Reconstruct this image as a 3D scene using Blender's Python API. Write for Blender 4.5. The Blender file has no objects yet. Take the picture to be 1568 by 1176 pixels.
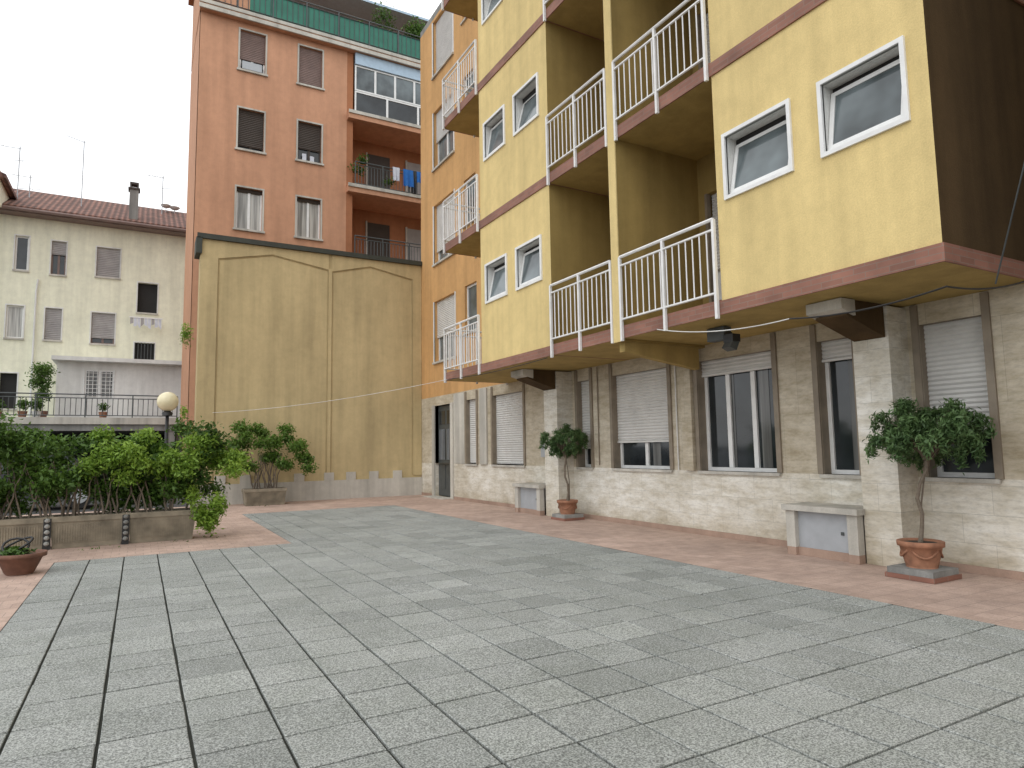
import bpy, math, random
import numpy as np
from mathutils import Vector, Matrix
random.seed(7); rng=np.random.default_rng(7)
S=bpy.context.scene
# ---------------------------------------------------------------- materials
def newmat(name):
    m=bpy.data.materials.new(name); m.use_nodes=True
    nt=m.node_tree; b=nt.nodes['Principled BSDF']
    return m,nt,b
def N(nt,t,**k):
    n=nt.nodes.new(t)
    for a,v in k.items(): setattr(n,a,v)
    return n
def ramp(nt,src,c0,c1,p0=0.,p1=1.):
    r=N(nt,'ShaderNodeValToRGB'); nt.links.new(src,r.inputs[0])
    r.color_ramp.elements[0].position=p0; r.color_ramp.elements[1].position=p1
    r.color_ramp.elements[0].color=(*c0,1); r.color_ramp.elements[1].color=(*c1,1)
    return r.outputs[0]
def mul(nt,a,b,f=1.):
    m=N(nt,'ShaderNodeMix',data_type='RGBA',blend_type='MULTIPLY'); m.inputs[0].default_value=f
    nt.links.new(a,m.inputs[6]); nt.links.new(b,m.inputs[7]); return m.outputs[2]
def noise(nt,scale,detail=4,stretch=None,vec=None,rough=.55):
    n=N(nt,'ShaderNodeTexNoise'); n.inputs['Scale'].default_value=scale; n.inputs['Detail'].default_value=detail
    n.inputs['Roughness'].default_value=rough
    if vec is None:
        vec=N(nt,'ShaderNodeTexCoord').outputs['Object']
    if stretch:
        mp=N(nt,'ShaderNodeMapping'); mp.inputs['Scale'].default_value=stretch
        nt.links.new(vec,mp.inputs[0]); vec=mp.outputs[0]
    nt.links.new(vec,n.inputs['Vector']); return n.outputs[0]
def bump(nt,b,h,strength,dist=.01):
    bp=N(nt,'ShaderNodeBump'); bp.inputs['Strength'].default_value=strength; bp.inputs['Distance'].default_value=dist
    nt.links.new(h,bp.inputs['Height']); nt.links.new(bp.outputs[0],b.inputs['Normal'])
def g(v): return (v,v,v)
def stucco(name,col,var=.16,streak=.2,rough=.9,bm=.35):
    m,nt,b=newmat(name)
    rgb=N(nt,'ShaderNodeRGB'); rgb.outputs[0].default_value=(*col,1); c=rgb.outputs[0]
    c=mul(nt,c,ramp(nt,noise(nt,.55,6),g(1-var),g(1.04),.3,.7))
    if streak: c=mul(nt,c,ramp(nt,noise(nt,1.6,5,(2.2,2.2,.16)),g(1-streak),g(1.02),.3,.62))
    c=mul(nt,c,ramp(nt,noise(nt,4.5,6,None,None,.7),g(.93),g(1.02),.35,.6))
    f=noise(nt,60,3); c=mul(nt,c,ramp(nt,f,g(.92),g(1.05),.3,.7))
    nt.links.new(c,b.inputs['Base Color']); b.inputs['Roughness'].default_value=rough
    b.inputs['Specular IOR Level'].default_value=.2
    bump(nt,b,f,bm,.008); return m
def plain(name,col,rough=.5,metal=0,var=.12,sc=6):
    m,nt,b=newmat(name)
    rgb=N(nt,'ShaderNodeRGB'); rgb.outputs[0].default_value=(*col,1)
    c=mul(nt,rgb.outputs[0],ramp(nt,noise(nt,sc,5),g(1-var),g(1.05),.3,.7))
    nt.links.new(c,b.inputs['Base Color']); b.inputs['Roughness'].default_value=rough; b.inputs['Metallic'].default_value=metal
    return m
def wallvec(nt):
    tc=N(nt,'ShaderNodeTexCoord'); sp=N(nt,'ShaderNodeSeparateXYZ'); nt.links.new(tc.outputs['Object'],sp.inputs[0])
    ad=N(nt,'ShaderNodeMath',operation='ADD'); nt.links.new(sp.outputs[0],ad.inputs[0]); nt.links.new(sp.outputs[1],ad.inputs[1])
    cb=N(nt,'ShaderNodeCombineXYZ'); nt.links.new(ad.outputs[0],cb.inputs[0]); nt.links.new(sp.outputs[2],cb.inputs[1])
    return cb.outputs[0]
def brick(nt,vec,w,h,mortar,c1,c2,cm,off=.5,smooth=.1):
    k=N(nt,'ShaderNodeTexBrick'); k.offset=off; k.squash=1
    k.inputs['Scale'].default_value=1; k.inputs['Brick Width'].default_value=w; k.inputs['Row Height'].default_value=h
    k.inputs['Mortar Size'].default_value=mortar; k.inputs['Mortar Smooth'].default_value=smooth
    k.inputs['Color1'].default_value=(*c1,1); k.inputs['Color2'].default_value=(*c2,1); k.inputs['Mortar'].default_value=(*cm,1)
    nt.links.new(vec,k.inputs['Vector']); return k
def travertine(name,c1,c2,w=.62,h=.31,dirt=1.):
    m,nt,b=newmat(name); v=wallvec(nt)
    k=brick(nt,v,w,h,.0018,c1,c2,tuple(x*.62 for x in c2))
    c=k.outputs[0]
    c=mul(nt,c,ramp(nt,noise(nt,1.5,8,(1.6,5,1),v,.68),(.78,.74,.66),g(1.05),.36,.6))
    c=mul(nt,c,ramp(nt,noise(nt,.7,6,None,None,.65),(.80,.77,.71),g(1.04),.36,.62))
    c=mul(nt,c,ramp(nt,noise(nt,12,5,(1,2.5,1),v,.75),g(.84),g(1.03),.36,.54))
    sp=N(nt,'ShaderNodeSeparateXYZ'); nt.links.new(N(nt,'ShaderNodeTexCoord').outputs['Object'],sp.inputs[0])
    ad=N(nt,'ShaderNodeMath',operation='MULTIPLY_ADD'); ad.inputs[1].default_value=.5; nt.links.new(noise(nt,3,5,(1,1,.4)),ad.inputs[0]); nt.links.new(sp.outputs[2],ad.inputs[2])
    c=mul(nt,c,ramp(nt,ad.outputs[0],(.70,.65,.56),g(1),.2,.6))
    nt.links.new(c,b.inputs['Base Color']); b.inputs['Roughness'].default_value=.6
    bump(nt,b,k.outputs['Fac'],-.2,.003); return m
def paving(name,size,c1,c2,cm,mortar,speck=.3,off=0.,w=None,sscale=42):
    m,nt,b=newmat(name); tc=N(nt,'ShaderNodeTexCoord').outputs['Object']
    k=brick(nt,tc,w or size,size,mortar,c1,c2,cm,off,.0)
    c=k.outputs[0]
    sp=noise(nt,sscale,6,None,None,.85); c=mul(nt,c,ramp(nt,sp,g(1-speck),g(1+speck*.9),.40,.60))
    c=mul(nt,c,ramp(nt,noise(nt,.7,7,None,None,.65),g(.80),g(1.1),.34,.66))
    c=mul(nt,c,ramp(nt,noise(nt,4,6,None,None,.7),g(.84),g(1.06),.35,.6))
    nt.links.new(c,b.inputs['Base Color']); b.inputs['Specular IOR Level'].default_value=.22
    b.inputs['Roughness'].default_value=.8
    bump(nt,b,sp,.35,.004); return m
def slabmat():
    m,nt,b=newmat('speckled_concrete_slabs'); a=N(nt,'ShaderNodeAttribute',attribute_name='lc')
    c=ramp(nt,a.outputs['Fac'],(.285,.295,.283),(.395,.405,.388),0,1)
    s1=noise(nt,95,3,None,None,.8); c=mul(nt,c,ramp(nt,s1,g(.48),g(1.42),.42,.58))
    s2=noise(nt,34,4,None,None,.8); c=mul(nt,c,ramp(nt,s2,g(.84),g(1.12),.40,.60))
    c=mul(nt,c,ramp(nt,noise(nt,.5,8,None,None,.6),(.88,.89,.87),g(1.06),.34,.66))
    c=mul(nt,c,ramp(nt,noise(nt,3.2,7,None,None,.7),(.90,.91,.89),g(1.03),.36,.58))
    nt.links.new(c,b.inputs['Base Color']); b.inputs['Specular IOR Level'].default_value=.25
    nt.links.new(ramp(nt,noise(nt,1.1,4),g(.65),g(.9),.3,.7),b.inputs['Roughness'])
    bump(nt,b,s1,.5,.004); return m
def leafmat(name,dark,light):
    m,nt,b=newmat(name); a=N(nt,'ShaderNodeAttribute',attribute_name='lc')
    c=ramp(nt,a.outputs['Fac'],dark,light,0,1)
    nt.links.new(c,b.inputs['Base Color']); b.inputs['Roughness'].default_value=.45
    b.inputs['Specular IOR Level'].default_value=.35
    tr=N(nt,'ShaderNodeBsdfTranslucent'); nt.links.new(c,tr.inputs[0])
    mx=N(nt,'ShaderNodeMixShader'); mx.inputs[0].default_value=.3
    nt.links.new(b.outputs[0],mx.inputs[1]); nt.links.new(tr.outputs[0],mx.inputs[2])
    nt.links.new(mx.outputs[0],nt.nodes['Material Output'].inputs[0]); return m
def glass(name,col=(.02,.024,.026)):
    m,nt,b=newmat(name)
    c=ramp(nt,noise(nt,1.2,3),tuple(x*.5 for x in col),tuple(x*1.7 for x in col),.35,.65)
    nt.links.new(c,b.inputs['Base Color']); b.inputs['Roughness'].default_value=.06
    b.inputs['Specular IOR Level'].default_value=.6
    return m
def curtain(name,col):
    m,nt,b=newmat(name); v=wallvec(nt)
    f=noise(nt,9,2,(1,.04,1),v)
    c=ramp(nt,f,tuple(x*.35 for x in col),col,.35,.65)
    nt.links.new(c,b.inputs['Base Color']); b.inputs['Roughness'].default_value=.12; return m
M={}
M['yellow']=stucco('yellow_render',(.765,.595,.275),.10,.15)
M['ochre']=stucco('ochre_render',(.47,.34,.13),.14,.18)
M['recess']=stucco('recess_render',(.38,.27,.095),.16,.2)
M['brown']=stucco('brown_and_shade_render',(.105,.065,.03),.3,.3)  # bracket brown, also used for painted shade on the near side face
M['orange']=stucco('orange_render',(.66,.385,.165),.12,.16)
M['salmon']=stucco('salmon_render',(.61,.33,.205),.10,.14)
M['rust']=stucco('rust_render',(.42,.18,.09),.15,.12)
M['mustard']=stucco('mustard_render',(.60,.48,.265),.13,.2)
M['mustard2']=stucco('mustard_trim',(.48,.375,.20),.12,.1)
M['cream']=stucco('cream_render',(.86,.85,.67),.10,.13)
M['whitewall']=stucco('white_render',(.78,.78,.75),.12,.14)
M['concrete']=stucco('concrete',(.36,.36,.34),.3,.4)
M['palestone']=stucco('pale_stone',(.64,.61,.54),.24,.3)
def brickband():
    m,nt,b=newmat('red_brick_band'); v=wallvec(nt)
    k=brick(nt,v,.24,.06,.004,(.33,.15,.105),(.25,.115,.08),(.26,.18,.14))
    c=mul(nt,k.outputs[0],ramp(nt,noise(nt,2,5),g(.7),g(1.1),.3,.7))
    nt.links.new(c,b.inputs['Base Color']); b.inputs['Roughness'].default_value=.75
    bump(nt,b,k.outputs['Fac'],-.4,.004); return m
M['brickband']=brickband()
M['skirt']=stucco('terracotta_skirting',(.47,.33,.255),.25,.2)
M['trav']=travertine('travertine_cladding',(.80,.775,.71),(.745,.72,.655))
M['trav_shade']=travertine('travertine_shaded',(.62,.565,.46),(.57,.515,.415),.5,.9)  # same travertine, the overhang's shade put into a darker tint
M['brownstone']=plain('brown_window_stone',(.29,.24,.18),.6,0,.3,4)
M['slab']=slabmat()
M['joint']=stucco('mossy_joint_sand',(.05,.052,.042),.4,0)
M['terra_tile']=paving('terracotta_paving',.2,(.54,.40,.33),(.48,.35,.285),(.37,.28,.235),.004,.14,.5,.2,60)
M['asphalt']=stucco('asphalt',(.09,.09,.088),.25,0)
M['white']=plain('white_paint',(.80,.80,.78),.4,0,.08)
M['rail']=plain('railing_white',(.80,.79,.77),.45,0,.12)
M['shutter']=plain('shutter_slats',(.70,.69,.66),.55,0,.12,3)
M['shutbrown']=plain('shutter_brown',(.22,.15,.13),.6,0,.2,3)
M['shutgrey']=plain('shutter_grey',(.36,.34,.33),.6,0,.2,3)
M['shutdark']=plain('shutter_dark',(.055,.04,.03),.6,0,.2,3)
M['metalgrey']=plain('grey_metal',(.40,.42,.44),.45,.1,.1)
M['dark']=plain('dark_interior',(.018,.017,.016),.8)
M['coping']=plain('dark_coping',(.045,.05,.038),.6,0,.3)
M['doorgrey']=plain('door_iron',(.09,.10,.10),.45,.2,.2)
M['glass']=glass('window_glass'); M['glasslight']=glass('window_glass_pale',(.10,.12,.125))
M['curtain']=curtain('curtained_glass',(.55,.54,.50)); M['curtaind']=curtain('curtained_glass_dim',(.2,.2,.19))
M['clay']=plain('terracotta_pot',(.38,.18,.105),.85,0,.45,9)
M['clayold']=plain('weathered_clay',(.22,.11,.075),.8,0,.4,9)
M['soil']=plain('soil',(.05,.035,.025),.95,0,.4,30)
M['bark']=plain('bark',(.20,.16,.12),.9,0,.35,25)
M['planter']=plain('weathered_concrete_planter',(.33,.285,.21),.85,0,.5,4)
M['black']=plain('black_iron',(.02,.02,.02),.5)
M['green']=plain('green_screen',(.03,.19,.13),.6,0,.25,2)
M['globe']=plain('globe_glass',(.78,.70,.46),.25,0,.1)
M['cloth_blue']=plain('blue_cloth',(.02,.14,.45),.9); M['cloth_white']=plain('pale_cloth',(.6,.62,.68),.9)
M['awning']=plain('pale_blue_awning',(.45,.58,.70),.6)
M['carwhite']=plain('car_paint_pale',(.55,.56,.58),.25,.1,.05); M['carred']=plain('car_paint_dark',(.04,.045,.055),.3,.1,.05)
M['tyre']=plain('tyre_rubber',(.02,.02,.02),.9)
M['leafA']=leafmat('leaf_hedge',(.018,.055,.01),(.15,.27,.045))
M['leafB']=leafmat('leaf_tree',(.04,.09,.03),(.20,.32,.12))
M['leafC']=leafmat('leaf_bright',(.09,.20,.02),(.36,.52,.08))
def rooft():
    m,nt,b=newmat('roof_tiles'); v=N(nt,'ShaderNodeTexCoord').outputs['Object']
    w=N(nt,'ShaderNodeTexWave'); w.inputs['Scale'].default_value=1.4; w.bands_direction='X'; nt.links.new(v,w.inputs[0])
    c=ramp(nt,noise(nt,3,6),(.12,.06,.045),(.30,.15,.11),.3,.7)
    c=mul(nt,c,ramp(nt,w.outputs[1],g(.45),g(1.1)))
    nt.links.new(c,b.inputs['Base Color']); b.inputs['Roughness'].default_value=.85
    bump(nt,b,w.outputs[1],.8,.05); return m
M['roof']=rooft()
# ---------------------------------------------------------------- mesh tools
class MB:
    def __init__(s): s.v=[]; s.f=[]; s.m=[]; s.mats=[]
    def mi(s,k):
        if k not in s.mats: s.mats.append(k)
        return s.mats.index(k)
    def poly(s,pts,k):
        n=len(s.v); s.v+= [tuple(p) for p in pts]; s.f.append(tuple(range(n,n+len(pts)))); s.m.append(s.mi(k))
    def hexa(s,p,k):
        n=len(s.v); s.v+=[tuple(q) for q in p]; i=s.mi(k)
        for f in((0,3,2,1),(4,5,6,7),(0,1,5,4),(1,2,6,5),(2,3,7,6),(3,0,4,7)):
            s.f.append(tuple(n+j for j in f)); s.m.append(i)
    def box(s,x0,x1,y0,y1,z0,z1,k):
        x0,x1=sorted((x0,x1)); y0,y1=sorted((y0,y1)); z0,z1=sorted((z0,z1))
        s.hexa([(x0,y0,z0),(x1,y0,z0),(x1,y1,z0),(x0,y1,z0),(x0,y0,z1),(x1,y0,z1),(x1,y1,z1),(x0,y1,z1)],k)
    def tube(s,pts,rad,k,n=6):
        pts=[Vector(p) for p in pts]
        if not isinstance(rad,(list,tuple)): rad=[rad]*len(pts)
        rings=[];i=s.mi(k)
        for j,p in enumerate(pts):
            d=(pts[min(j+1,len(pts)-1)]-pts[max(j-1,0)]).normalized()
            a=d.cross(Vector((0,0,1)) if abs(d.z)<.9 else Vector((1,0,0))).normalized(); b=d.cross(a)
            st=len(s.v)
            for q in range(n):
                t=2*math.pi*q/n; s.v.append(tuple(p+(a*math.cos(t)+b*math.sin(t))*rad[j]))
            rings.append(st)
        for r0,r1 in zip(rings,rings[1:]):
            for q in range(n):
                s.f.append((r0+q,r0+(q+1)%n,r1+(q+1)%n,r1+q)); s.m.append(i)
        s.f.append(tuple(rings[0]+q for q in range(n))); s.m.append(i)
        s.f.append(tuple(rings[-1]+q for q in range(n))); s.m.append(i)
    def lathe(s,c,prof,k,n=28,sq=0):
        i=s.mi(k); rs=[]
        for r,z in prof:
            rs.append(len(s.v))
            for q in range(n):
                t=2*math.pi*q/n; s.v.append((c[0]+r*math.cos(t),c[1]+r*math.sin(t),c[2]+z))
        for a,b in zip(rs,rs[1:]):
            for q in range(n):
                s.f.append((a+q,a+(q+1)%n,b+(q+1)%n,b+q)); s.m.append(i)
        s.f.append(tuple(rs[0]+q for q in range(n))); s.m.append(i)
        s.f.append(tuple(rs[-1]+q for q in range(n))); s.m.append(i)
    def build(s,name,parent=None,smooth=False):
        me=bpy.data.meshes.new(name); me.from_pydata(s.v,[],s.f)
        for k in s.mats: me.materials.append(M[k])
        me.polygons.foreach_set('material_index',s.m)
        if smooth: me.polygons.foreach_set('use_smooth',[True]*len(s.f))
        me.update(); o=bpy.data.objects.new(name,me); S.collection.objects.link(o)
        if parent: par(o,parent)
        return o
def par(o,p):
    o.parent=p; o.matrix_parent_inverse=p.matrix_world.inverted()
def empty(name,loc=(0,0,0)):
    e=bpy.data.objects.new(name,None); e.location=loc; S.collection.objects.link(e)
    e.matrix_world=Matrix.Translation(loc); e.empty_display_size=.2; return e
class FX:
    def __init__(s,c): s.c=c
    def P(s,a,t,d): return (s.c-d,a,t)
class FY:
    def __init__(s,c): s.c=c
    def P(s,a,t,d): return (a,s.c-d,t)
def fbox(mb,F,a0,a1,t0,t1,d0,d1,k):
    p=F.P(a0,t0,d0); q=F.P(a1,t1,d1); mb.box(p[0],q[0],p[1],q[1],p[2],q[2],k)
def wall(mb,F,a0,a1,t0,t1,ops,k,rev=.2,krev=None):
    A=sorted({a0,a1,*[o[0] for o in ops],*[o[1] for o in ops]}); T=sorted({t0,t1,*[o[2] for o in ops],*[o[3] for o in ops]})
    A=[a for a in A if a0<=a<=a1]; T=[t for t in T if t0<=t<=t1]
    for i in range(len(A)-1):
        for j in range(len(T)-1):
            ca=(A[i]+A[i+1])/2; ct=(T[j]+T[j+1])/2
            if any(o[0]<ca<o[1] and o[2]<ct<o[3] for o in ops): continue
            mb.poly([F.P(A[i],T[j],0),F.P(A[i+1],T[j],0),F.P(A[i+1],T[j+1],0),F.P(A[i],T[j+1],0)],k)
    kr=krev or k
    for o in ops:
        c=[(o[0],o[2]),(o[1],o[2]),(o[1],o[3]),(o[0],o[3])]
        for e in range(4):
            p,q=c[e],c[(e+1)%4]
            mb.poly([F.P(*p,0),F.P(*q,0),F.P(*q,-rev),F.P(*p,-rev)],kr)
        mb.poly([F.P(o[0],o[2],-rev),F.P(o[1],o[2],-rev),F.P(o[1],o[3],-rev),F.P(o[0],o[3],-rev)],'dark')
def slats(mb,F,a0,a1,t0,t1,d,k,h=.055):
    t=t1
    while t>t0+.01:
        b=max(t-h,t0); mid=b+(t-b)*.45
        mb.poly([F.P(a0,t,d),F.P(a1,t,d),F.P(a1,mid,d+.012),F.P(a0,mid,d+.012)],k)
        mb.poly([F.P(a0,mid,d+.012),F.P(a1,mid,d+.012),F.P(a1,b,d-.006),F.P(a0,b,d-.006)],k)
        t=b
def sash(mb,F,a0,a1,t0,t1,d,kf,kg,w=.05,mull=1):
    fbox(mb,F,a0,a1,t0,t0+w,d,d+.05,kf); fbox(mb,F,a0,a1,t1-w,t1,d,d+.05,kf)
    fbox(mb,F,a0,a0+w,t0+w,t1-w,d,d+.05,kf); fbox(mb,F,a1-w,a1,t0+w,t1-w,d,d+.05,kf)
    for i in range(1,mull):
        c=a0+(a1-a0)*i/mull; fbox(mb,F,c-w*.7,c+w*.7,t0+w,t1-w,d,d+.055,kf)
    mb.poly([F.P(a0+w*.5,t0+w*.5,d+.02),F.P(a1-w*.5,t0+w*.5,d+.02),F.P(a1-w*.5,t1-w*.5,d+.02),F.P(a0+w*.5,t1-w*.5,d+.02)],kg)
def railing(mb,p0,p1,h=1.03,k='rail',step=.115,posts=2,r=.0115):
    p0=Vector(p0);p1=Vector(p1);d=p1-p0;L=d.length;d.normalize();u=Vector((0,0,1))
    mb.tube([p0+u*h,p1+u*h],.024,k,6); mb.tube([p0+u*(h-.13),p1+u*(h-.13)],.018,k,5); mb.tube([p0+u*.1,p1+u*.1],.018,k,5)
    n=max(2,int(L/step))
    for i in range(n+1):
        q=p0+d*(L*i/n); mb.tube([q+u*.1,q+u*(h-.13)],r,k,4)
    for i in range(posts+1):
        q=p0+d*(L*i/posts)
        mb.box(q.x-.02,q.x+.02,q.y-.02,q.y+.02,q.z-.22,q.z+h,k)
def leaves(name,clumps,n,L,mat,parent=None,up=.3,light=.0,asp=.42,droop=0.,out=None):
    w=np.array([c[1][0]*c[1][1]*c[1][2] for c in clumps])**.6; w/=w.sum()
    idx=rng.choice(len(clumps),n,p=w); C=np.array([c[0] for c in clumps])[idx]; R=np.array([c[1] for c in clumps])[idx]
    d=rng.normal(size=(n,3)); d/=np.linalg.norm(d,axis=1)[:,None]
    r=rng.random(n)**.45*(1+.2*rng.normal(size=n)); P=C+d*R*r[:,None]
    nr=d*.5+rng.normal(size=(n,3))*.7; nr[:,2]+=up; nr/=np.linalg.norm(nr,axis=1)[:,None]
    t=rng.normal(size=(n,3)); t[:,2]-=droop
    b=np.cross(nr,t); b/=np.linalg.norm(b,axis=1)[:,None]; a=np.cross(b,nr)
    l=(L*(.6+.8*rng.random(n)))[:,None]; wd=l*asp
    V=np.stack([P-a*l*.5,P+b*wd*.5+nr*l*.06,P+a*l*.5-nr*l*.1,P-b*wd*.5+nr*l*.06],1).reshape(-1,3)
    me=bpy.data.meshes.new(name); me.vertices.add(n*4); me.vertices.foreach_set('co',V.ravel())
    me.loops.add(n*4); me.loops.foreach_set('vertex_index',np.arange(n*4)); me.polygons.add(n)
    me.polygons.foreach_set('loop_start',np.arange(0,n*4,4)); me.polygons.foreach_set('loop_total',np.full(n,4))
    cl=rng.random(len(clumps))[idx]
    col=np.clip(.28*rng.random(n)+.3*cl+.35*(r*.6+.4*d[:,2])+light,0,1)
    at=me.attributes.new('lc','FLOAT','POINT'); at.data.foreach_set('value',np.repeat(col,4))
    me.materials.append(M[mat]); me.update(calc_edges=True); me.validate()
    o=bpy.data.objects.new(name,me); S.collection.objects.link(o)
    if parent: par(o,parent)
    return o
# ---------------------------------------------------------------- ground
def sheet(name,rects,z,k):
    mb=MB()
    for x0,x1,y0,y1 in rects: mb.poly([(x0,y0,z),(x1,y0,z),(x1,y1,z),(x0,y1,z)],k)
    return mb.build(name)
sheet('ground',[(-400,400,-300,500)],-.03,'asphalt')
sheet('terracotta_pavement',[(-6,-.93,-8,19.8),(5.75,7.8,-8,19.8),(-.93,2.1,10.75,19.8),(2.1,5.75,16.5,19.8)],.0,'terra_tile')
E=empty('grey_paved_courtyard',(2.4,5,0))
o=sheet('joint_bed',[(-.93,5.75,-8,10.75),(2.1,5.75,10.75,16.5)],-.014,'joint'); par(o,E)
tv=[];tf=[];tl=[]
def slab(x0,x1,y0,y1):
    gp=.0068+.002*random.random(); x0+=gp;x1-=gp;y0+=gp;y1-=gp; ch=.004; z=.002+random.uniform(-.0012,.0012); a=random.uniform(-.0016,.0016); b=random.uniform(-.0016,.0016)
    jx=random.uniform(-.0015,.0015); jy=random.uniform(-.0015,.0015); n=len(tv); v=random.gauss(.5,.22)
    v=max(0,min(1,v))
    q=[(x0,y0,-1,-1),(x1,y0,1,-1),(x1,y1,1,1),(x0,y1,-1,1)]
    for x,y,sx,sy in q: tv.append((x+jx,y+jy,-.025))
    for x,y,sx,sy in q: tv.append((x+jx,y+jy,z-.003+a*sx+b*sy))
    for x,y,sx,sy in q: tv.append((x+jx-sx*ch,y+jy-sy*ch,z+a*sx+b*sy))
    for k in(0,4):
        for j in range(4): tf.append((n+k+j,n+k+(j+1)%4,n+k+4+(j+1)%4,n+k+4+j))
    tf.append((n+8,n+9,n+10,n+11)); tl.extend([v]*12)
s=.4
yy=10.75
while yy>-3.2:
    x=-.93
    while x<5.75-.01: slab(x,min(x+s,5.75),yy-s,yy); x+=s
    yy-=s
yy=10.75
while yy<16.49:
    x=2.1+.17
    slab(2.1,x,yy,min(yy+s,16.5))
    while x<5.75-.01: slab(x,min(x+s,5.75),yy,min(yy+s,16.5)); x+=s
    yy+=s
me=bpy.data.meshes.new('slabs'); me.from_pydata(tv,[],tf); at=me.attributes.new('lc','FLOAT','POINT'); at.data.foreach_set('value',tl); me.materials.append(M['slab'])
o=bpy.data.objects.new('slabs',me); S.collection.objects.link(o); par(o,E)
leaves('fallen_leaves',[((x,y,.012),(.35,.25,.004)) for x,y in((-.5,11.9),(.6,12.0),(1.2,12.3),(2.9,18.6))],40,.045,'leafA')
# ---------------------------------------------------------------- yellow apartment building
XW,XU=7.8,6.15; Z0=2.985; FH=3.05; TB=.17; NF=4; ZT=Z0+FH*NF
E=empty('yellow_apartment_building',(7.8,10,0))
Fw=FX(XW); Fu=FX(XU)
gw=MB(); win=MB()
G=[(3.62,4.28,'low',1.55),(5.11,5.61,'open',2.5),(6.33,7.80-.02,'open2',2.52),(8.48,9.99,'low',1.5),(10.71,11.14,'low',1.4),(13.36,14.90,'full',1.0),(15.84,16.45,'full',1.0),(.5,2.6,'full',1.0)]
ops=[(a,b,1.0,2.74) for a,b,_,_ in G]+[(17.5,18.68,0.02,2.72)]
wall(gw,Fw,-2,19.8,0,1.0,[o for o in ops if o[2]<.5],'trav',.2)
up=[o if o[2]>.5 else (o[0],o[1],1.0,o[3]) for o in ops]
gw2=MB(); wall(gw2,Fw,-2,19.8,1.0,3.0,up,'trav_shade',.2,'brownstone')
gw2.box(8.4,8.5,-2,19.8,0,3,'dark')
fbox(gw,Fw,-2,17.3,.001,.08,.0,.025,'skirt')
fbox(gw,Fw,18.87,19.78,.001,.08,.0,.025,'skirt')
for a,b,k,sb in G:
    fbox(win,Fw,a-.05,b+.05,.955,1.0,-.18,.045,'palestone')
    for e0,e1 in((a-.08,a-.002),(b+.002,b+.08)): fbox(gw2,Fw,e0,e1,1.003,2.97,.0,.03,'brownstone')
    if k=='full': slats(win,Fw,a,b,1.02,2.74,-.10,'shutter')
    else:
        sash(win,Fw,a,b,1.0,2.74,-.19,'white','glass',.055,3 if k=='open2' else (1 if b-a<.9 else 2))
        slats(win,Fw,a,b,sb,2.74,-.10,'shutter'); fbox(win,Fw,a,b,sb-.03,sb,-.12,-.08,'shutter')
fbox(win,Fw,6.55,6.72,1.06,2.5,-.168,-.164,'curtaind'); fbox(win,Fw,7.2,7.34,1.06,2.5,-.168,-.164,'curtaind')
fbox(win,Fw,5.2,5.3,1.06,2.5,-.168,-.164,'curtaind'); fbox(win,Fw,8.9,9.1,1.06,1.45,-.168,-.164,'curtaind')
fbox(gw,Fw,17.32,17.5,0,2.74,0,.04,'palestone'); fbox(gw,Fw,18.68,18.86,0,2.74,0,.04,'palestone')
fbox(win,Fw,17.52,18.66,.04,2.70,-.15,-.10,'doorgrey')
for a in (17.62,18.15):
    fbox(win,Fw,a,a+.4,1.1,2.0,-.10,-.09,'glass'); fbox(win,Fw,a,a+.4,.25,.95,-.10,-.085,'doorgrey')
    fbox(win,Fw,a,a+.4,2.15,2.55,-.10,-.09,'glass')
    for i in range(4): fbox(win,Fw,a+.05+i*.1,a+.065+i*.1,1.1,2.0,-.09,-.075,'metalgrey')
fbox(gw,Fw,17.4,18.8,0.001,.03,.0,.35,'palestone')
fbox(gw2,Fw,15.2,15.6,1.0,2.97,0,.04,'palestone'); fbox(gw2,Fw,16.6,17.3,1.0,2.97,0,.012,'palestone')
for y0,y1,xf,fr,km in((4.42,4.86,7.42,6.72,'palestone'),(7.88,8.10,7.72,6.22,'ochre'),(11.35,11.85,7.42,6.75,'palestone')):
    gw2.box(xf,XW-.001,y0,y1,0.001 if km!='ochre' else 1.003,2.96,'trav' if km!='ochre' else 'trav_shade')
    kk='brown' if km!='ochre' else 'ochre'
    if km=='ochre': y0,y1=7.62,7.80
    gw2.hexa([(fr,y0+.03,2.80),(xf-.01,y0+.03,2.60),(xf-.01,y1-.03,2.60),(fr,y1-.03,2.80),(fr,y0+.03,2.98),(xf-.01,y0+.03,2.98),(xf-.01,y1-.03,2.98),(fr,y1-.03,2.98)],kk)
    if km!='ochre': gw2.hexa([(fr-.12,y0-.0,2.86),(fr+.12,y0-.0,2.80),(fr+.12,y1+.0,2.80),(fr-.12,y1+.0,2.86),(fr-.12,y0-.0,2.975),(fr+.12,y0-.0,2.975),(fr+.12,y1+.0,2.975),(fr-.12,y1+.0,2.975)],'palestone')
gw2.tube([(7.78,8.28,1.0),(7.78,8.28,2.96)],.012,'whitewall',5); gw2.tube([(7.78,10.45,1.05),(7.78,10.45,2.96)],.012,'brownstone',5)
fbox(gw2,Fw,12.2,12.5,1.2,1.55,0,.08,'metalgrey')
gw.build('ground_floor_plinth',E); gw2.build('ground_floor_wall',E)
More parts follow.
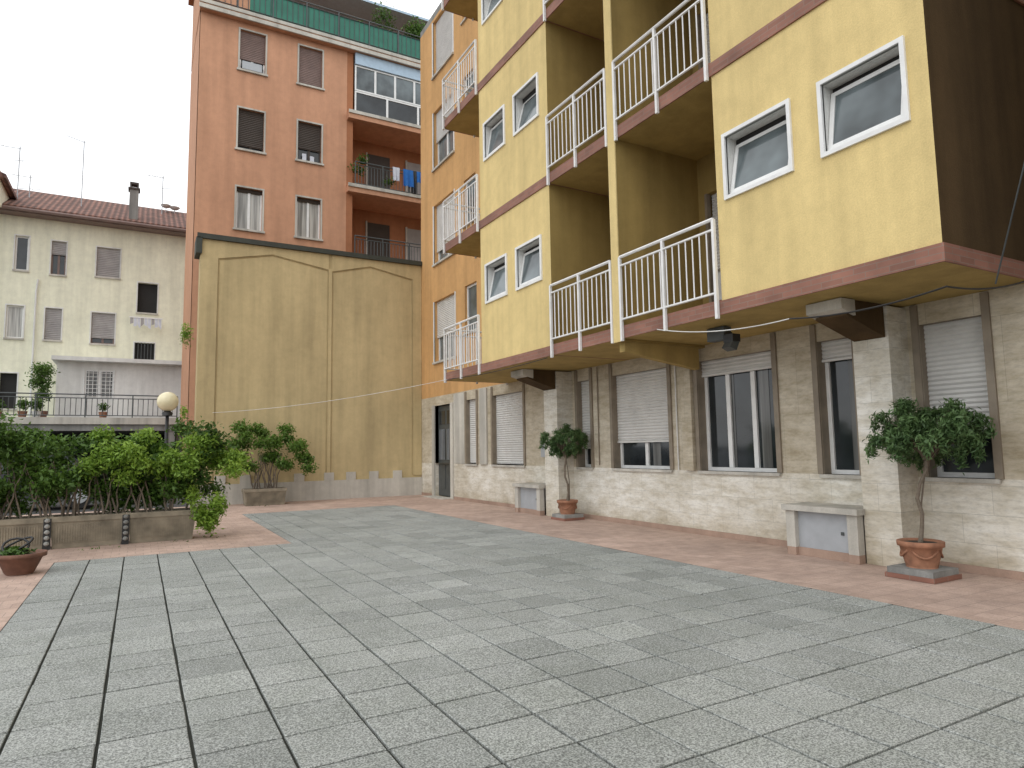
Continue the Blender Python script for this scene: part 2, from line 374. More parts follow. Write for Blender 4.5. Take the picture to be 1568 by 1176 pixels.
for y0,y1 in((4.87,5.85),(11.9,12.95)):
    hb=MB()
    hb.box(7.30,7.415,y0,y0+.13,0.1,.56,'palestone'); hb.box(7.30,XW-.031,y1-.13,y1,0.1,.56,'palestone')
    hb.box(7.30,7.415,y0,y0+.13,0.001,.1,'skirt'); hb.box(7.30,XW-.031,y1-.13,y1,0.001,.1,'skirt')
    hb.box(7.26,7.415,y0-.03,y1+.03,.56,.63,'palestone'); hb.box(7.415,XW-.031,y0+.0,y1+.03,.56,.63,'palestone'); hb.box(7.37,7.415,y0+.13,y1-.13,.1,.555,'metalgrey'); hb.box(7.35,7.415,y0+.13,y1-.13,0.001,.1,'skirt')
    hb.box(7.362,7.37,y0+.22,y0+.26,.3,.34,'doorgrey')
    hb.build('meter_hatch',E)
uw=MB(); bd=MB(); rl=MB()
NB=[(3.12,5.68,[(3.35,4.18),(4.61,5.50)]),(9.50,12.21,[(9.82,10.66),(11.1,11.94)])]
for y0,y1,ws in NB:
    o=[]
    for f in range(NF):
        for a,b in ws: o.append((a,b,Z0+FH*f+1.43,Z0+FH*f+2.17))
    wall(uw,Fu,y0,y1,Z0,ZT,o,'yellow',.18,'whitewall')
    for n_,(a,b,t0,t1) in enumerate(o):
        w=.045
        fbox(win,Fu,a-w,b+w,t0-w,t0,-.02,.03,'white'); fbox(win,Fu,a-w,b+w,t1,t1+w,-.02,.03,'white')
        fbox(win,Fu,a-w,a,t0,t1,-.02,.03,'white'); fbox(win,Fu,b,b+w,t0,t1,-.02,.03,'white')
        fw=.05
        def Q(aa,s,dd):
            ang=math.radians(13+3*(n_%3)); return Fu.P(aa,t0+.02+s*math.cos(ang),-.02-s*math.sin(ang)*.75+dd)
        H=(t1-t0)-.07
        for (x0,x1,s0,s1,kk,dd) in((a+.01,b-.01,0,fw,'white',0),(a+.01,b-.01,H-fw,H,'white',0),(a+.01,a+.01+fw,fw,H-fw,'white',0),(b-.01-fw,b-.01,fw,H-fw,'white',0),(a+.05,b-.05,.04,H-.04,'glasslight',-.012)):
            th=.035 if kk=='white' else .006
            win.hexa([Q(x0,s0,dd-th),Q(x1,s0,dd-th),Q(x1,s0,dd),Q(x0,s0,dd),Q(x0,s1,dd-th),Q(x1,s1,dd-th),Q(x1,s1,dd),Q(x0,s1,dd)],kk)
    side='brown' if y0<5 else 'recess'  # near side face: its shade is painted in as dark brown
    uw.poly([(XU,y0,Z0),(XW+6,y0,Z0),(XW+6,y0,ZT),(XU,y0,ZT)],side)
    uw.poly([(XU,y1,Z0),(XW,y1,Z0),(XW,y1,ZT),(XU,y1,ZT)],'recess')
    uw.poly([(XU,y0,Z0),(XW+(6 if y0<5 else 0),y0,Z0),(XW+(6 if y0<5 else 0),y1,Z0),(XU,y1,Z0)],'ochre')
    uw.poly([(XU,y0,ZT),(XW,y0,ZT),(XW,y1,ZT),(XU,y1,ZT)],'concrete')
    for f in range(NF+1):
        z=Z0+FH*f-.004
        bd.box(XU-.022,XU+.002,y0-.022,y1,z,z+TB,'brickband')
        bd.box(XU+.002,XW+(5 if y0<5 else -.01),y0-.022,y0+.001,z,z+TB,'brickband')
uw.box(XU-.03,XW,7.60,7.74,Z0-.04,ZT,'recess'); uw.box(XU-.05,XU-.031,7.585,7.755,Z0-.05,ZT,'yellow')
for f in range(NF+1):
    z=Z0+FH*f
    for y0,y1 in((5.682,7.598),(7.742,9.498),(12.212,14.07)):
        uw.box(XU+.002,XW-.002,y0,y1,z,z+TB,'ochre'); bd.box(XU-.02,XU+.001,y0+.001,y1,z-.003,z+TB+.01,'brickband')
        if f<NF: railing(rl,(XU-.045,y0+.04,z+TB),(XU-.045,y1-.04,z+TB))
    bd.box(XU+.002,XW-.01,14.07,14.09,z-.003,z+TB+.01,'brickband')
    if f<NF: railing(rl,(XU-.02,14.05,z+TB),(XW-.05,14.05,z+TB))
o=[];o2=[]
for f in range(NF):
    z=Z0+FH*f+TB; o+=[(6.35,7.45,z,z+2.25),(8.25,9.3,z,z+2.25)]
    zz=FH*f; o2+=[(17.15,18.7,4.05+zz,5.93+zz),(15.75,16.5,4.6+zz,5.93+zz),(12.5,13.6,z,z+2.3)]
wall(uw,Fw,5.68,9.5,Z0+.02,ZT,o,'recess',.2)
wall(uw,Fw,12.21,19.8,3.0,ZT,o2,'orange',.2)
for i,(a,b,t0,t1) in enumerate(o+o2):
    if a>17:
        sash(win,Fw,a,b,t0,t1,-.19,'white','glasslight',.06,2)
        sb=t0+(.75,.2,.9,.4)[i%4]; slats(win,Fw,a,b,sb,t1,-.1,'shutter')
        w=.05
        fbox(win,Fw,a-w,a,t0,t1,-.02,.02,'white');fbox(win,Fw,b,b+w,t0,t1,-.02,.02,'white');fbox(win,Fw,a-w,b+w,t0-.06,t0,-.02,.06,'palestone')
    elif a>15:
        sash(win,Fw,a,b,t0,t1,-.12,'white','glasslight',.06,1); fbox(win,Fw,a-.05,b+.05,t0-.05,t0,-.02,.05,'palestone')
    else:
        fbox(win,Fw,a,a+.05,t0,t1,-.06,.02,'brownstone'); fbox(win,Fw,b-.05,b,t0,t1,-.06,.02,'brownstone')
        sash(win,Fw,a+.05,b-.05,t0,t1,-.19,'white','glass',.07,2); slats(win,Fw,a+.05,b-.05,t0+(1.0,.2,1.3,.6)[i%4],t1,-.1,'shutter')
uw.box(8.4,16,2.0,19.8,3.0,ZT,'ochre'); uw.box(XW,16,3.12,19.8,ZT,ZT+.2,'concrete')
uw.poly([(XW,19.8,0),(8.4,19.8,0),(8.4,19.8,ZT),(XW,19.8,ZT)],'orange')
uw.box(XW+.01,16,-2,3.1,2.95,3.2,'concrete')
uw.build('upper_storeys',E); bd.build('brick_floor_bands',E); rl.build('balcony_railings',E); win.build('windows_and_shutters',E)
sl=MB(); sl.box(6.72,6.86,6.2,6.5,2.80,2.975,'doorgrey'); sl.box(6.66,6.80,6.0,6.16,2.74,2.84,'black'); sl.tube([(6.75,6.35,2.85),(6.73,6.08,2.86)],.015,'black')
sl.hexa([(6.6,6.0,2.66),(6.7,5.98,2.62),(6.7,6.14,2.62),(6.6,6.14,2.66),(6.66,6.0,2.74),(6.76,5.98,2.73),(6.76,6.14,2.73),(6.66,6.14,2.74)],'doorgrey')
sl.build('security_floodlight',E)
def sag(p,q,s,n=14):
    p=Vector(p);q=Vector(q); return [p.lerp(q,i/n)-Vector((0,0,s*4*(i/n)*(1-i/n))) for i in range(n+1)]
cb=MB(); cb.tube(sag((1.7,19.78,2.5),(6.12,13.9,3.0),.12),.005,'whitewall',4); cb.tube(sag((6.1,6.8,2.98),(6.1,4.7,2.75),.08),.006,'whitewall',4)
cb.tube(sag((6.1,4.7,2.75),(6.12,3.1,2.75),.06),.009,'black',4); cb.tube(sag((6.12,3.1,2.75),(7.5,3.05,2.95),.05),.009,'black',4)
cb.tube([(6.9,3.07,2.85),(6.6,2.6,3.9)],.008,'doorgrey',5); cb.tube(sag((6.1,13.9,3.0),(6.1,9.6,2.95),.05),.007,'black',4)
cb.build('overhead_cables',E)
nw=MB(); wall(nw,FX(6.4),-14,1.2,0,15,[(a,a+1.2,z,z+1.5) for a in(-12,-9,-6,-3) for z in(1,4.1,7.2,10.3)],'ochre',.2)  # unseen wing, added out of frame to keep light off the side face
nw.box(6.65,16,-14,1.2,0,15,'brown'); nw.poly([(6.4,1.2,0),(6.65,1.2,0),(6.65,1.2,15),(6.4,1.2,15)],'brown'); nw.build('unseen_shading_wing')
# ---------------------------------------------------------------- mustard wall
E=empty('mustard_boundary_wall',(4.6,19.9,0)); mb=MB(); YB=19.8
mb.box(1.3,7.79,YB,YB+.5,.55,7.35,'mustard')
mb.box(1.3,1.75,YB-.035,YB-.001,.62,7.33,'mustard'); mb.box(4.82,4.92,YB-.035,YB-.001,.62,6.9,'mustard'); mb.box(7.5,7.79,YB-.035,YB-.001,.62,7.33,'mustard')
for a,m_,b in((1.75,3.2,4.82),(4.92,6.1,7.5)):
    mb.hexa([(a,YB-.035,6.82),(m_,YB-.035,7.12),(m_,YB-.001,7.12),(a,YB-.001,6.82),(a,YB-.035,7.33),(m_,YB-.035,7.33),(m_,YB-.001,7.33),(a,YB-.001,7.33)],'mustard')
    mb.hexa([(m_,YB-.035,7.12),(b,YB-.035,6.86),(b,YB-.001,6.86),(m_,YB-.001,7.12),(m_,YB-.035,7.33),(b,YB-.035,7.33),(b,YB-.001,7.33),(m_,YB-.001,7.33)],'mustard')
    for p,q in(((a+.02,.64),(a+.02,6.80)),((a+.02,6.80),(m_,7.10)),((m_,7.10),(b-.02,6.84)),((b-.02,.64),(b-.02,6.84))):
        mb.tube([(p[0],YB-.004,p[1]),(q[0],YB-.004,q[1])],.018,'mustard2',5)
mb.build('wall_render',E)
mb=MB(); mb.box(1.22,7.79,YB-.09,YB+.58,7.352,7.42,'coping'); mb.box(1.2,7.79,YB-.12,YB-.091,7.33,7.47,'coping')
mb.box(1.2,7.79,YB-.05,YB+.55,0.001,.549,'palestone')
for a in(1.8,2.45,3.9,4.75,5.4,6.1,6.85): mb.box(a,a+.28,YB-.052,YB-.004,.551,.78,'palestone')
mb.box(1.18,1.33,YB-.12,YB+.6,6.9,7.35,'coping')
mb.build('coping_and_stone_base',E)
# ---------------------------------------------------------------- salmon building
E=empty('salmon_apartment_building',(6,26,0)); YS=25.5; F=FY(YS)
mb=MB(); wn=MB(); X0,X1,XB=1.42,14,6.87; TOP=17.75; DP=5
o=[]
for r,z in enumerate((15.75,12.65,9.6,6.55,3.5)):
    for c,(a,b) in enumerate(((2.81,3.72),(4.97,5.87))): o.append((a,b,z,z+1.58,r,c))
wall(mb,F,X0,XB,0,TOP,[q[:4] for q in o],'salmon',.22)
for a,b,t0,t1,r,c in o:
    w=.06
    fbox(wn,F,a-w,a,t0,t1,-.02,.025,'palestone');fbox(wn,F,b,b+w,t0,t1,-.02,.025,'palestone');fbox(wn,F,a-w,b+w,t1,t1+w,-.02,.03,'palestone');fbox(wn,F,a-w-.04,b+w+.04,t0-.07,t0,-.02,.08,'palestone')
    kg='curtain' if r==2 else 'glass'
    sash(wn,F,a,b,t0,t1,-.18,'white' if r!=1 else 'shutdark',kg,.06,2)
    k,sb={(0,0):('shutbrown',t0+.45),(0,1):('shutbrown',t0),(1,0):('shutdark',t0+.15),(1,1):('shutdark',t0+.5)}.get((r,c),('shutdark',t1-.15))
    slats(wn,F,a,b,sb,t1,-.1,k,.07)
fbox(wn,F,5.15,5.3,12.68,12.95,-.08,-.02,'cloth_white'); fbox(wn,F,5.45,5.6,12.68,12.9,-.08,-.02,'cloth_white'); fbox(wn,F,2.9,3.6,15.8,16.1,-.06,.02,'metalgrey')
mb.box(X0,X0+.02,YS,YS+DP,0,TOP,'salmon')
BD=1.6
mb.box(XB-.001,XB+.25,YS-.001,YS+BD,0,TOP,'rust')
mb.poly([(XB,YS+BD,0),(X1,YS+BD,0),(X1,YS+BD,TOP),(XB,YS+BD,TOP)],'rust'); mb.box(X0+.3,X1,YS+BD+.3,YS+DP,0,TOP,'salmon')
rg=MB()
for f,z in enumerate((5.85,8.9,11.95,15.0,17.9)):
    mb.box(XB+.01 if f<4 else X0-.02,X1,YS-.25,YS+BD,z-.28,z,'salmon')
    mb.box(XB+.01 if f<4 else X0-.06,X1,YS-.30,YS-.251,z-.08,z+.05,'palestone')
    if f<3:
        for a in (8.2,10.0):
            wn.box(a,a+1.0,YS+BD-.06,YS+BD-.01,z+.02,z+2.25,'shutdark' if a<9 else 'shutgrey')
            fbox(wn,FY(YS+BD),a-.06,a,z,z+2.3,.0,.08,'palestone')
        railing(rg,(XB+.3,YS-.22,z),(X1,YS-.22,z),1.0,'doorgrey',.13,6)
z=15.0
sash(wn,FY(YS-.05),XB+.3,X1,z+.02,z+1.0,-.02,'white','glass',.06,5); sash(wn,FY(YS-.05),XB+.3,X1,z+1.02,z+2.1,-.02,'white','glasslight',.06,8)
wn.box(XB+.3,X1,YS-.15,YS-.02,z+2.12,z+2.6,'awning')
for i in range(5): wn.box(XB+.4+i*.62,XB+.75+i*.62,YS-.02,YS+.0,z+1.1,z+1.9,'cloth_white')
mb.box(X0-.05,X1,YS-.32,YS-.26,17.6,17.75,'palestone'); mb.box(X0,X1,YS+2.5,YS+DP,17.9,20.9,'salmon'); mb.box(X0-.2,X1,YS+2.0,YS+DP,20.9,21.2,'rust')
rg.box(3.1,X1,YS-.2,YS-.18,18.0,18.95,'green'); railing(rg,(X0,YS-.22,17.95),(X1,YS-.22,17.95),1.1,'doorgrey',.2,10)
mb.box(X0,3.1,YS-.2,YS+2.5,17.92,19.6,'salmon')
for a in(4.2,6.2,8.4): wn.box(a,a+1.1,YS+2.44,YS+2.49,18.2,20.3,'shutdark')
wn.box(3.3,X1,YS+.6,YS+2.45,20.5,20.6,'awning')
mb.build('walls_and_slabs',E); wn.build('windows_and_shutters',E); rg.build('terrace_railings',E)
leaves('terrace_plants',[((7.6+random.random()*2.6,YS+.3,18.7+random.random()*1.2),(.5,.4,.6)) for _ in range(7)]+[((7.3,YS+.0,12.7),(.45,.2,.2)),((7.5,YS-.1,13.1),(.2,.2,.25)),((8.6,YS-.1,12.4),(.3,.2,.2))],2600,.14,'leafA',E)
cl=MB()
for x,wd,h,k in((9.15,.5,.75,'cloth_blue'),(9.7,.35,.5,'cloth_blue'),(8.7,.3,.6,'cloth_white'),(9.5,.25,1.0,'black')):
    n=8
    for i in range(n):
        a=x+wd*i/n;b=x+wd*(i+1)/n; da=.05*math.sin(i*1.7);db=.05*math.sin((i+1)*1.7)
        cl.poly([(a,YS-.3,13.0),(b,YS-.3,13.0),(b,YS-.33+db,13.0-h),(a,YS-.33+da,13.0-h+.04)],k)
cl.build('hanging_laundry',E)
# ---------------------------------------------------------------- cream house
E=empty('cream_house',(-3,35,0)); YC=34.5; F=FY(YC); mb=MB(); wn=MB()
o=[(-4.93,-4.45,9.35,10.85),(-3.64,-3.1,9.3,10.8),(-1.96,-1.05,9.4,10.75),(-.3,.5,7.9,9.3),(-5.1,-4.5,6.4,7.8),(-3.75,-3.15,6.4,7.8),(-2.05,-1.15,6.35,7.75),(-.35,.45,5.6,6.5),(-5.2,-4.6,3.4,4.9),(-8,-7.2,9.3,10.8),(-8,-7.2,6.4,7.8)]
wall(mb,F,-12,3.5,0,11.7,o,'cream',.2)
ks=['glass','shutred','shutgrey','dark','curtain','shutgrey','shutgrey2','dark','dark','shutgrey','shutgrey']
for (a,b,t0,t1),k in zip(o,ks):
    fbox(wn,F,a-.05,b+.05,t0-.07,t0,-.02,.07,'palestone'); fbox(wn,F,a-.05,a,t0,t1,-.01,.02,'whitewall'); fbox(wn,F,b,b+.05,t0,t1,-.01,.02,'whitewall'); fbox(wn,F,a-.05,b+.05,t1,t1+.05,-.01,.02,'whitewall')
    if k.startswith('shut'):
        sash(wn,F,a,b,t0,t1,-.19,'shutbrown','glass',.06,2); slats(wn,F,a,b,t0+(.0 if k=='shutgrey' else .25 if k[-1]=='2' else .9),t1,-.08,'shutgrey',.08)
    elif k!='dark': sash(wn,F,a,b,t0,t1,-.15,'white',k,.06,1)
for i in range(7): wn.tube([(-.33+i*.13,YC-.02,5.6),(-.33+i*.13,YC-.02,6.5)],.015,'doorgrey',4)
wn.box(-.6,.75,YC-.5,YC-.45,7.55,7.6,'rail')
for i in range(9):
    a=-.55+i*.14; wn.poly([(a,YC-.47,7.6),(a+.12,YC-.47,7.6),(a+.13,YC-.5,7.3-.12*(i%3)),(a,YC-.5,7.25-.1*(i%2))],'cloth_white' if i%3 else 'shutgrey')
wn.tube([(-4.1,YC-.08,3),(-4.1,YC-.08,8.5),(-4.05,YC-.08,9)],.04,'whitewall',6)
mb.box(-12.3,3.8,YC-.65,YC,11.70,11.80,'shutbrown')
RZ=14.3
mb.hexa([(-12.4,YC-.7,11.82),(3.9,YC-.7,11.82),(3.9,YC+4.2,RZ-.2),(-12.4,YC+4.2,RZ-.2),(-12.4,YC-.7,11.95),(3.9,YC-.7,11.95),(3.9,YC+4.2,RZ),(-12.4,YC+4.2,RZ)],'roof')
mb.hexa([(-12.4,YC+4.2,RZ-.2),(3.9,YC+4.2,RZ-.2),(3.9,YC+9,11.9),(-12.4,YC+9,11.9),(-12.4,YC+4.2,RZ),(3.9,YC+4.2,RZ),(3.9,YC+9,12),(-12.4,YC+9,12)],'roof')
wn.tube([(-12.3,YC-.75,11.8),(3.8,YC-.75,11.8)],.08,'shutbrown',6)
mb.box(-.78,-.42,YC-.2,YC+.2,11.9,13.6,'concrete'); mb.box(-.84,-.36,YC-.26,YC+.26,13.6,13.68,'shutdark'); mb.box(-.78,-.42,YC-.2,YC+.2,13.85,13.95,'shutdark')
for a in(-.76,-.48): mb.box(a,a+.05,YC-.18,YC+.18,13.68,13.85,'shutdark')
mb.box(-8.6,-5.35,YC-1.5,YC+3,11.75,13.1,'cream'); mb.hexa([(-8.8,YC-1.8,13.1),(-5.1,YC-1.8,12.7),(-5.1,YC+3,12.7),(-8.8,YC+3,13.1),(-8.8,YC-1.8,14.3),(-5.1,YC-1.8,12.85),(-5.1,YC+3,12.85),(-8.8,YC+3,14.3)],'roof')
mb.build('walls_and_roof',E); wn.build('windows_and_gutters',E)
an=MB()
for x,y,z0,z1,el in((-2.75,36,12.2,16.2,1),(.6,37,12.4,15.5,3),(-5.1,35.5,12.4,15.2,4),(-4.8,36.5,12.5,14.3,4)):
    an.tube([(x,y,z0),(x,y,z1)],.022,'metalgrey',5); an.tube([(x-.7,y,z1-.1+.2*(el==1)),(x+.1,y,z1-.1)],.014,'metalgrey',4)
    for i in range(el*2): an.tube([(x-.6+i*.12,y-.15,z1-.1-.1*i*(el==4)),(x-.6+i*.12,y+.15,z1-.05-.1*i*(el==4))],.01,'metalgrey',4)
    if el>1: an.tube([(x-.4,y,z1-.7),(x+.4,y,z1-.6)],.012,'metalgrey',4)
for x,z in((.8,14.3),(1.2,14.25)):
    an.lathe((x,38,z),[(.02,-.12),(.16,-.08),(.25,0),(.26,.02),(.24,.02),(.14,-.04)],'whitewall',16); an.tube([(x,38,12.9),(x,38,z-.08)],.02,'metalgrey')
an.build('roof_antennas',E)
E=empty('garage_terrace',(-3,30,0)); mb=MB()
mb.box(-12,1.25,28,34.49,2.27,2.72,'concrete'); mb.box(-12,1.25,27.9,27.999,2.5,2.74,'palestone')
for x in(-9,-6,-3,0,1.0): mb.box(x-.15,x+.15,28.05,28.35,0,2.27,'concrete')
wall(mb,FY(32),-3.0,1.6,2.72,5.2,[(-2.05,-1.0,3.7,4.9)],'whitewall',.15); mb.box(-3.15,1.7,31.5,34.49,5.2,5.36,'whitewall'); mb.poly([(-3,32,2.72),(-3,34.49,2.72),(-3,34.49,5.2),(-3,32,5.2)],'whitewall')
sash(mb,FY(32),-2.05,-1.0,3.7,4.9,-.08,'white','curtaind',.07,2)
for i in range(8):
    x=-2.05+i*.15; mb.tube([(x,31.98,3.7),(x,31.98,4.9)],.012,'white',4)
for i in range(7): mb.tube([(-2.05,31.98,3.8+i*.16),(-1.0,31.98,3.8+i*.16)],.012,'white',4)
mb.box(-12,1.2,33.9,34.2,0,2.26,'dark'); mb.box(1.2,1.4,28.4,34.2,0,2.26,'concrete')
railing(mb,(-12,28.1,2.72),(1.2,28.1,2.72),.85,'doorgrey',.16,9)
mb.build('deck_and_veranda',E)
pl=MB(); cs=[]
for i,x in enumerate((-7,-6.2,-5.4,-4.7,-4.3,-3.6,-3.2,-1.2)):
    pl.lathe((x,28.5,2.72),[(.1,0),(.15,.25)],'clay' if i%3 else 'whitewall',12); s=.12+random.random()*.16; cs.append(((x,28.5,3.0+s),(s,s,s)))
pl.lathe((-3.35,31,2.72),[(.16,0),(.24,.4),(.22,.4)],'clayold',14); pl.tube([(-3.35,31,3.0),(-3.38,31,3.7),(-3.33,31,4.5)],[.04,.03,.02],'bark',6)
pl.build('flower_pots',E); leaves('pot_plants',cs+[((-3.35,31,4.7),(.42,.35,.3)),((-3.4,31,4.25),(.4,.3,.35)),((-3.3,31,3.75),(.28,.25,.3))],4600,.1,'leafA',E)
# ---------------------------------------------------------------- globe lamp
E=empty('globe_street_lamp',(.5,16,0)); mb=MB(); mb.tube([(.5,16,0.001),(.5,16,2.3)],[.05,.035],'black',10); mb.lathe((.5,16,2.22),[(.09,0),(.11,.05),(.06,.1)],'black',16)
mb.build('post',E,True); mb=MB(); mb.lathe((.5,16,2.52),[(.21*math.sin(math.pi*i/14)+.001,-.21*math.cos(math.pi*i/14)) for i in range(15)],'globe',24); mb.build('globe',E,True)
# ---------------------------------------------------------------- planters
def stems(mb,x0,x1,y,z0,n,h):
    for i in range(n):
        x=x0+(x1-x0)*random.random(); yy=y+random.uniform(-.12,.12); p=[(x,yy,z0)]; a=random.uniform(-.35,.35);c=random.uniform(-.2,.2)
        for k in range(1,6): p.append((x+a*k*h/5+random.uniform(-.03,.03),yy+c*k*h/5,z0+h*k/5))
        mb.tube(p,[.018,.016,.013,.01,.008,.005],'bark',5)
def trough(name,x0,x1,y0,y1,h):
    e=empty(name,((x0+x1)/2,(y0+y1)/2,0)); mb=MB(); b=.002
    mb.hexa([(x0+.04,y0+.04,b),(x1-.04,y0+.04,b),(x1-.04,y1-.04,b),(x0+.04,y1-.04,b),(x0,y0,h-.06),(x1,y0,h-.06),(x1,y1,h-.06),(x0,y1,h-.06)],'planter')
    for a in((x0-.02,x1+.02,y0-.02,y0+.04),(x0-.02,x1+.02,y1-.04,y1+.02),(x0-.02,x0+.04,y0+.04,y1-.04),(x1-.04,x1+.02,y0+.04,y1-.04)): mb.box(*a,h-.06,h+.02,'planter')
    mb.box(x0+.04,x1-.04,y0+.04,y1-.04,h-.058,h-.02,'soil')
    n=int((x1-x0)/.035)
    for i in range(n):
        x=x0+.05+i*(x1-x0-.09)/n; mb.hexa([(x,y0+.02,.08),(x+.014,y0+.02,.08),(x+.014,y0+.035,.08),(x,y0+.035,.08),(x,y0-.006,h-.1),(x+.014,y0-.006,h-.1),(x+.014,y0+.03,h-.1),(x,y0+.03,h-.1)],'planter')
    mb.build('trough',e); return e
py=12.25
for i in range(5):
    x1=.85-i*1.02; e=trough('planter_trough',x1-.97,x1,py,py+.5,.46)
ch=MB()
for x in(-.145,-1.165,-2.185):
    for k in range(5): ch.lathe((x,py-.045,.06+k*.085),[(.012,0),(.036,.02),(.036,.045),(.012,.065)],'concrete',10)
    ch.box(x-.05,x+.05,py-.03,py-.022,.002,.46,'black')
ch.build('planter_joint_chains')
H=empty('hedge_plant',(-1,12.5,.4)); mb=MB(); stems(mb,-3.9,.8,py+.25,.42,70,.9); mb.build('stems',H)
cs=[]
for i in range(125):
    x=random.uniform(-4.2,1.15); top=1.70+.12*math.sin(x*2.3)+random.uniform(-.12,.14)
    z=random.uniform(.75,top); s=random.uniform(.14,.25)
    cs.append(((x,12.55+random.uniform(-.35,.4),z),(s*1.25,s,s*.85)))
for i in range(60):
    cs.append(((random.uniform(-4,1),12.75,random.uniform(.5,1.3)),(.24,.14,.18)))
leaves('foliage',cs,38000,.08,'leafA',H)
cs=[((x,12.3+random.uniform(-.3,.2),1.38+random.uniform(-.35,.38)),(.2,.2,.15)) for x in np.linspace(-.7,1.5,26)]+[((random.uniform(.8,1.35),12.22,random.uniform(.2,.9)),(.14,.2,.18)) for _ in range(7)]
leaves('bright_foliage',cs,11000,.07,'leafC',H)
trough('planter_trough',2.45,3.5,18.75,19.25,.42)
H=empty('shrub_plant',(2.9,19,.4)); mb=MB(); stems(mb,2.6,3.3,19,.38,22,1.0); mb.build('stems',H)
cs=[((2.1+random.random()*2.0,19+random.uniform(-.35,.3),random.uniform(.95,2.1)),(.24,.2,.17)) for _ in range(30)]
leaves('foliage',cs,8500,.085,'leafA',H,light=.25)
leaves('climbing_plant',[((1.15,19.7,.5+i*.3),(.25,.2,.2)) for i in range(6)]+[((1.0,19.72,2.5),(.1,.1,.2)),((1.25,24.6,5.4),(.2,.2,.4))],1700,.09,'leafC')
E=empty('clay_bowl_planter',(-1.2,9.95,0)); mb=MB(); mb.lathe((-1.2,9.95,.004),[(.13,0),(.15,.02),(.23,.2),(.265,.2),(.27,.25),(.24,.25),(.22,.21),(.02,.2)],'clayold',28)
mb.lathe((-1.2,9.95,.2),[(.21,0),(.2,.02),(.01,.03)],'soil',20)
mb.build('bowl',E,True); mb=MB()
for k in range(2):
    r=.13+.03*k; mb.tube([(-1.25+r*math.cos(t*.52),9.95+.05*k+r*.4*math.sin(t*.52),.33+.09*math.sin(t*.52+k)) for t in range(13)],.014,'black',6)
mb.build('coiled_hose',E,True); leaves('weeds',[((-1.25,9.95,.27),(.17,.17,.05))],320,.06,'leafA',E)
# ---------------------------------------------------------------- potted trees
def ptree(x,y,pr,ph,plh,cz,cr,ch,n,ox,oy):
    E=empty('potted_tree',(x,y,0)); mb=MB()
    s=pr*1.25
    mb.box(x-s,x+s,y-s,y+s,.004,plh*.45,'brickband'); mb.box(x-s*.93,x+s*.93,y-s*.93,y+s*.93,plh*.45,plh,'concrete'); mb.build('plinth',E)
    mb=MB(); b=(x,y,plh)
    mb.lathe(b,[(pr*.72,0),(pr*.74,.02),(pr*.9,ph*.5),(pr*.97,ph*.78),(pr*1.08,ph*.8),(pr*1.1,ph*.98),(pr*1.02,ph),(pr*.9,ph*.97),(pr*.85,ph*.88),(.01,ph*.88)],'clay',32)
    mb.lathe(b,[(pr*.86,ph*.9),(pr*.8,ph*.92),(.01,ph*.93)],'soil',20)
    for k in range(4):
        a0=k*math.pi/2; mb.tube([(x+pr*(.93)*math.cos(a0+t*.2),y+pr*.93*math.sin(a0+t*.2),plh+ph*(.68-.28*math.sin(math.pi*t/7))) for t in range(8)],.012,'clay',6)
    mb.build('pot',E,True)
    mb=MB(); z0=plh+ph*.9; top=cz-ch*.35
    pts=[(x+ox*(k/6)**2+.025*math.sin(k*1.3)*(k>0),y+oy*(k/6)**2+.025*math.cos(k*1.9)*(k>0),z0+(top-z0)*k/6) for k in range(7)]
    mb.tube(pts,[.024,.021,.02,.019,.018,.017,.015],'bark',8)
    mb.tube([(x+.07,y+.03,z0),(x+.05,y-.01,z0+.4),pts[-1]],[.012,.01,.008],'bark',6)
    cs=[]; tp=Vector(pts[-1]); cx,cy=x+ox,y+oy
    for k in range(54):
        t=k*2.4; r=cr*(.15+.85*random.random()**.8); z=cz+random.uniform(-.45,.5)*ch*(1.15-r/cr*.65)
        e=Vector((min(cx+r*math.cos(t),7.7),cy+r*math.sin(t),z)); mid=tp.lerp(e,.5)+Vector((0,0,.08))
        mb.tube([tp-Vector((0,0,random.random()*.12)),mid,e],[.008,.005,.003],'bark',4)
        cs.append((tuple(e),(cr*.2,cr*.2,ch*.11)))
        if r>cr*.55: cs.append(((e.x+.14*cr*math.cos(t),e.y+.14*cr*math.sin(t),z-.14*ch),(cr*.10,cr*.10,ch*.12)))
    mb.build('trunk_and_branches',E)
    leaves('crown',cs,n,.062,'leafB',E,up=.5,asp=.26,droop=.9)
ptree(7.12,4.06,.2,.27,.11,1.51,.50,.72,11500,.10,-.07)
ptree(7.35,10.95,.19,.27,.11,1.52,.42,.58,6500,-.03,.02)
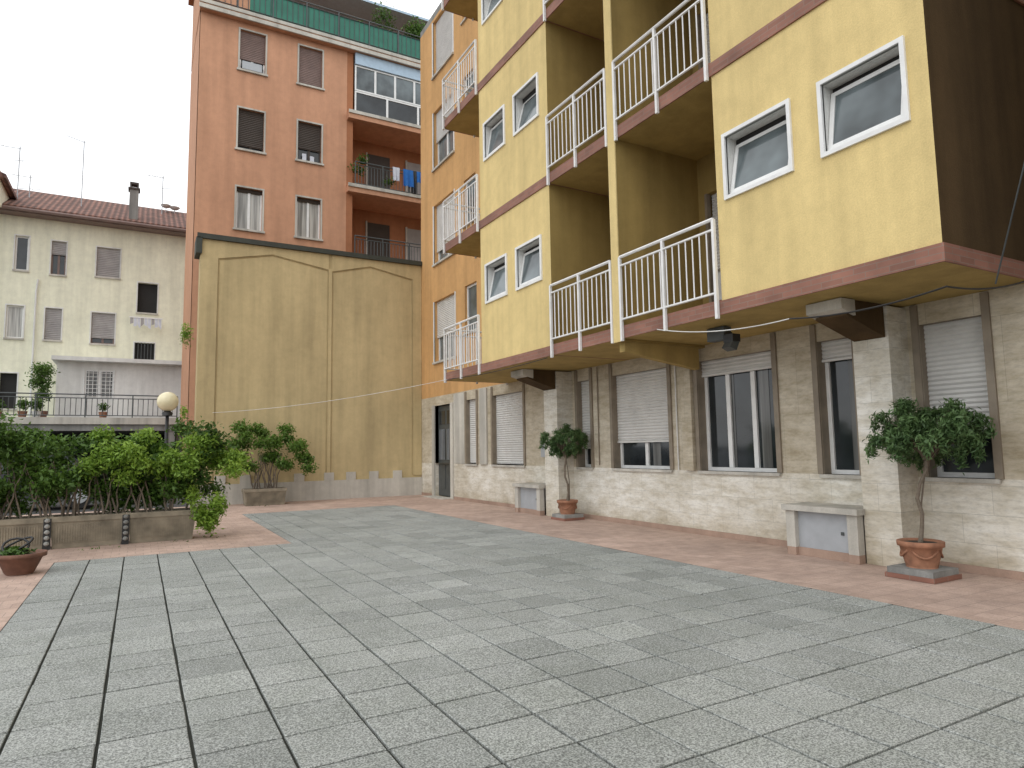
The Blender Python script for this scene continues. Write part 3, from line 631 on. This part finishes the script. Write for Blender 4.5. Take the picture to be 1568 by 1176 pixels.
# ---------------------------------------------------------------- parked cars
def car(x,y,k):
    E=empty('parked_car',(x,y,0)); mb=MB(); W=.82
    prof=[(-2,.3),(-2.02,.7),(-1.85,.92),(-1.0,1.0),(-.35,1.38),(.9,1.42),(1.6,1.1),(1.95,.98),(2,.5),(1.95,.3)]
    n=len(prof)
    def pt(p,s): ins=.14 if p[1]>1.05 else 0; return (x+p[0],y+s*(W-ins),p[1])
    for i in range(n):
        a,b=prof[i],prof[(i+1)%n]; kk='glass' if i in(3,5) else k
        mb.poly([pt(a,-1),pt(b,-1),pt(b,1),pt(a,1)],kk)
    for s in(-1,1):
        mb.poly([pt(p,s) for p in prof if p[1]<=1.05],k)
        mb.poly([pt(p,s) for p in(prof[3],prof[4],prof[5],prof[6],prof[7])],k)
        o=s*.012
        mb.poly([(x-.85,y+s*(W-.03)+o,1.04),(x-.3,y+s*(W-.13)+o,1.32),(x+.25,y+s*(W-.13)+o,1.34),(x+.25,y+s*(W-.03)+o,1.04)],'glass')
        mb.poly([(x+.32,y+s*(W-.03)+o,1.04),(x+.32,y+s*(W-.13)+o,1.34),(x+.9,y+s*(W-.13)+o,1.34),(x+1.4,y+s*(W-.03)+o,1.08)],'glass')
        for wx in(-1.25,1.25):
            mb.tube([(x+wx,y+s*(W-.18),.32),(x+wx,y+s*(W+.02),.32)],.32,'tyre',20); mb.tube([(x+wx,y+s*(W+.0),.32),(x+wx,y+s*(W+.03),.32)],.19,'metalgrey',14)
    mb.box(x-2.06,x-2.0,y-.7,y-.4,.62,.76,'globe'); mb.box(x-2.06,x-2.0,y+.4,y+.7,.62,.76,'globe')
    mb.build('body',E)
car(-2.6,22,'carred'); car(-7.2,23,'carwhite')
# ---------------------------------------------------------------- world, sun, camera
az=math.radians(242); el=math.radians(52)
w=bpy.data.worlds.new('World'); S.world=w; w.use_nodes=True; nt=w.node_tree; bg=nt.nodes['Background']
sk=N(nt,'ShaderNodeTexSky'); sk.sky_type='NISHITA'; sk.sun_disc=False; sk.sun_elevation=el; sk.sun_rotation=az; sk.dust_density=3; sk.air_density=1
hs=N(nt,'ShaderNodeHueSaturation'); hs.inputs['Saturation'].default_value=.3; nt.links.new(sk.outputs[0],hs.inputs['Color'])
tc=N(nt,'ShaderNodeTexCoord'); cn=noise(nt,1.3,5,(1,1,2.5),tc.outputs['Generated'])
cloud=ramp(nt,cn,(.88,.92,.98),(.99,1,1),.35,.6)
sc=N(nt,'ShaderNodeVectorMath',operation='SCALE'); sc.inputs['Scale'].default_value=12.6; nt.links.new(cloud,sc.inputs[0])
mx=N(nt,'ShaderNodeMix',data_type='RGBA'); mx.inputs[0].default_value=.87; nt.links.new(hs.outputs[0],mx.inputs[6]); nt.links.new(sc.outputs[0],mx.inputs[7])
nt.links.new(mx.outputs[2],bg.inputs[0]); bg.inputs[1].default_value=.13
sd=bpy.data.lights.new('sun','SUN'); sd.energy=.5; sd.angle=math.radians(40); sd.color=(1,.985,.96)
so=bpy.data.objects.new('sun',sd); S.collection.objects.link(so); so.location=(-20,-10,40)
dv=Vector((math.sin(az)*math.cos(el),math.cos(az)*math.cos(el),math.sin(el))); so.rotation_euler=(-dv).to_track_quat('-Z','Y').to_euler()
cd=bpy.data.cameras.new('camera'); co=bpy.data.objects.new('camera',cd); S.collection.objects.link(co)
cd.sensor_width=36; cd.lens=1015/1568*36; cd.clip_end=2000; cd.clip_start=.05
R=Matrix.Rotation(math.radians(-29.32),4,'Z')@Matrix.Rotation(math.radians(95.55),4,'X')@Matrix.Rotation(math.radians(-.93),4,'Z')
co.matrix_world=Matrix.Translation((0,0,1.4))@R
S.camera=co
S.view_settings.view_transform='Standard'; S.view_settings.look='None'; S.view_settings.exposure=0
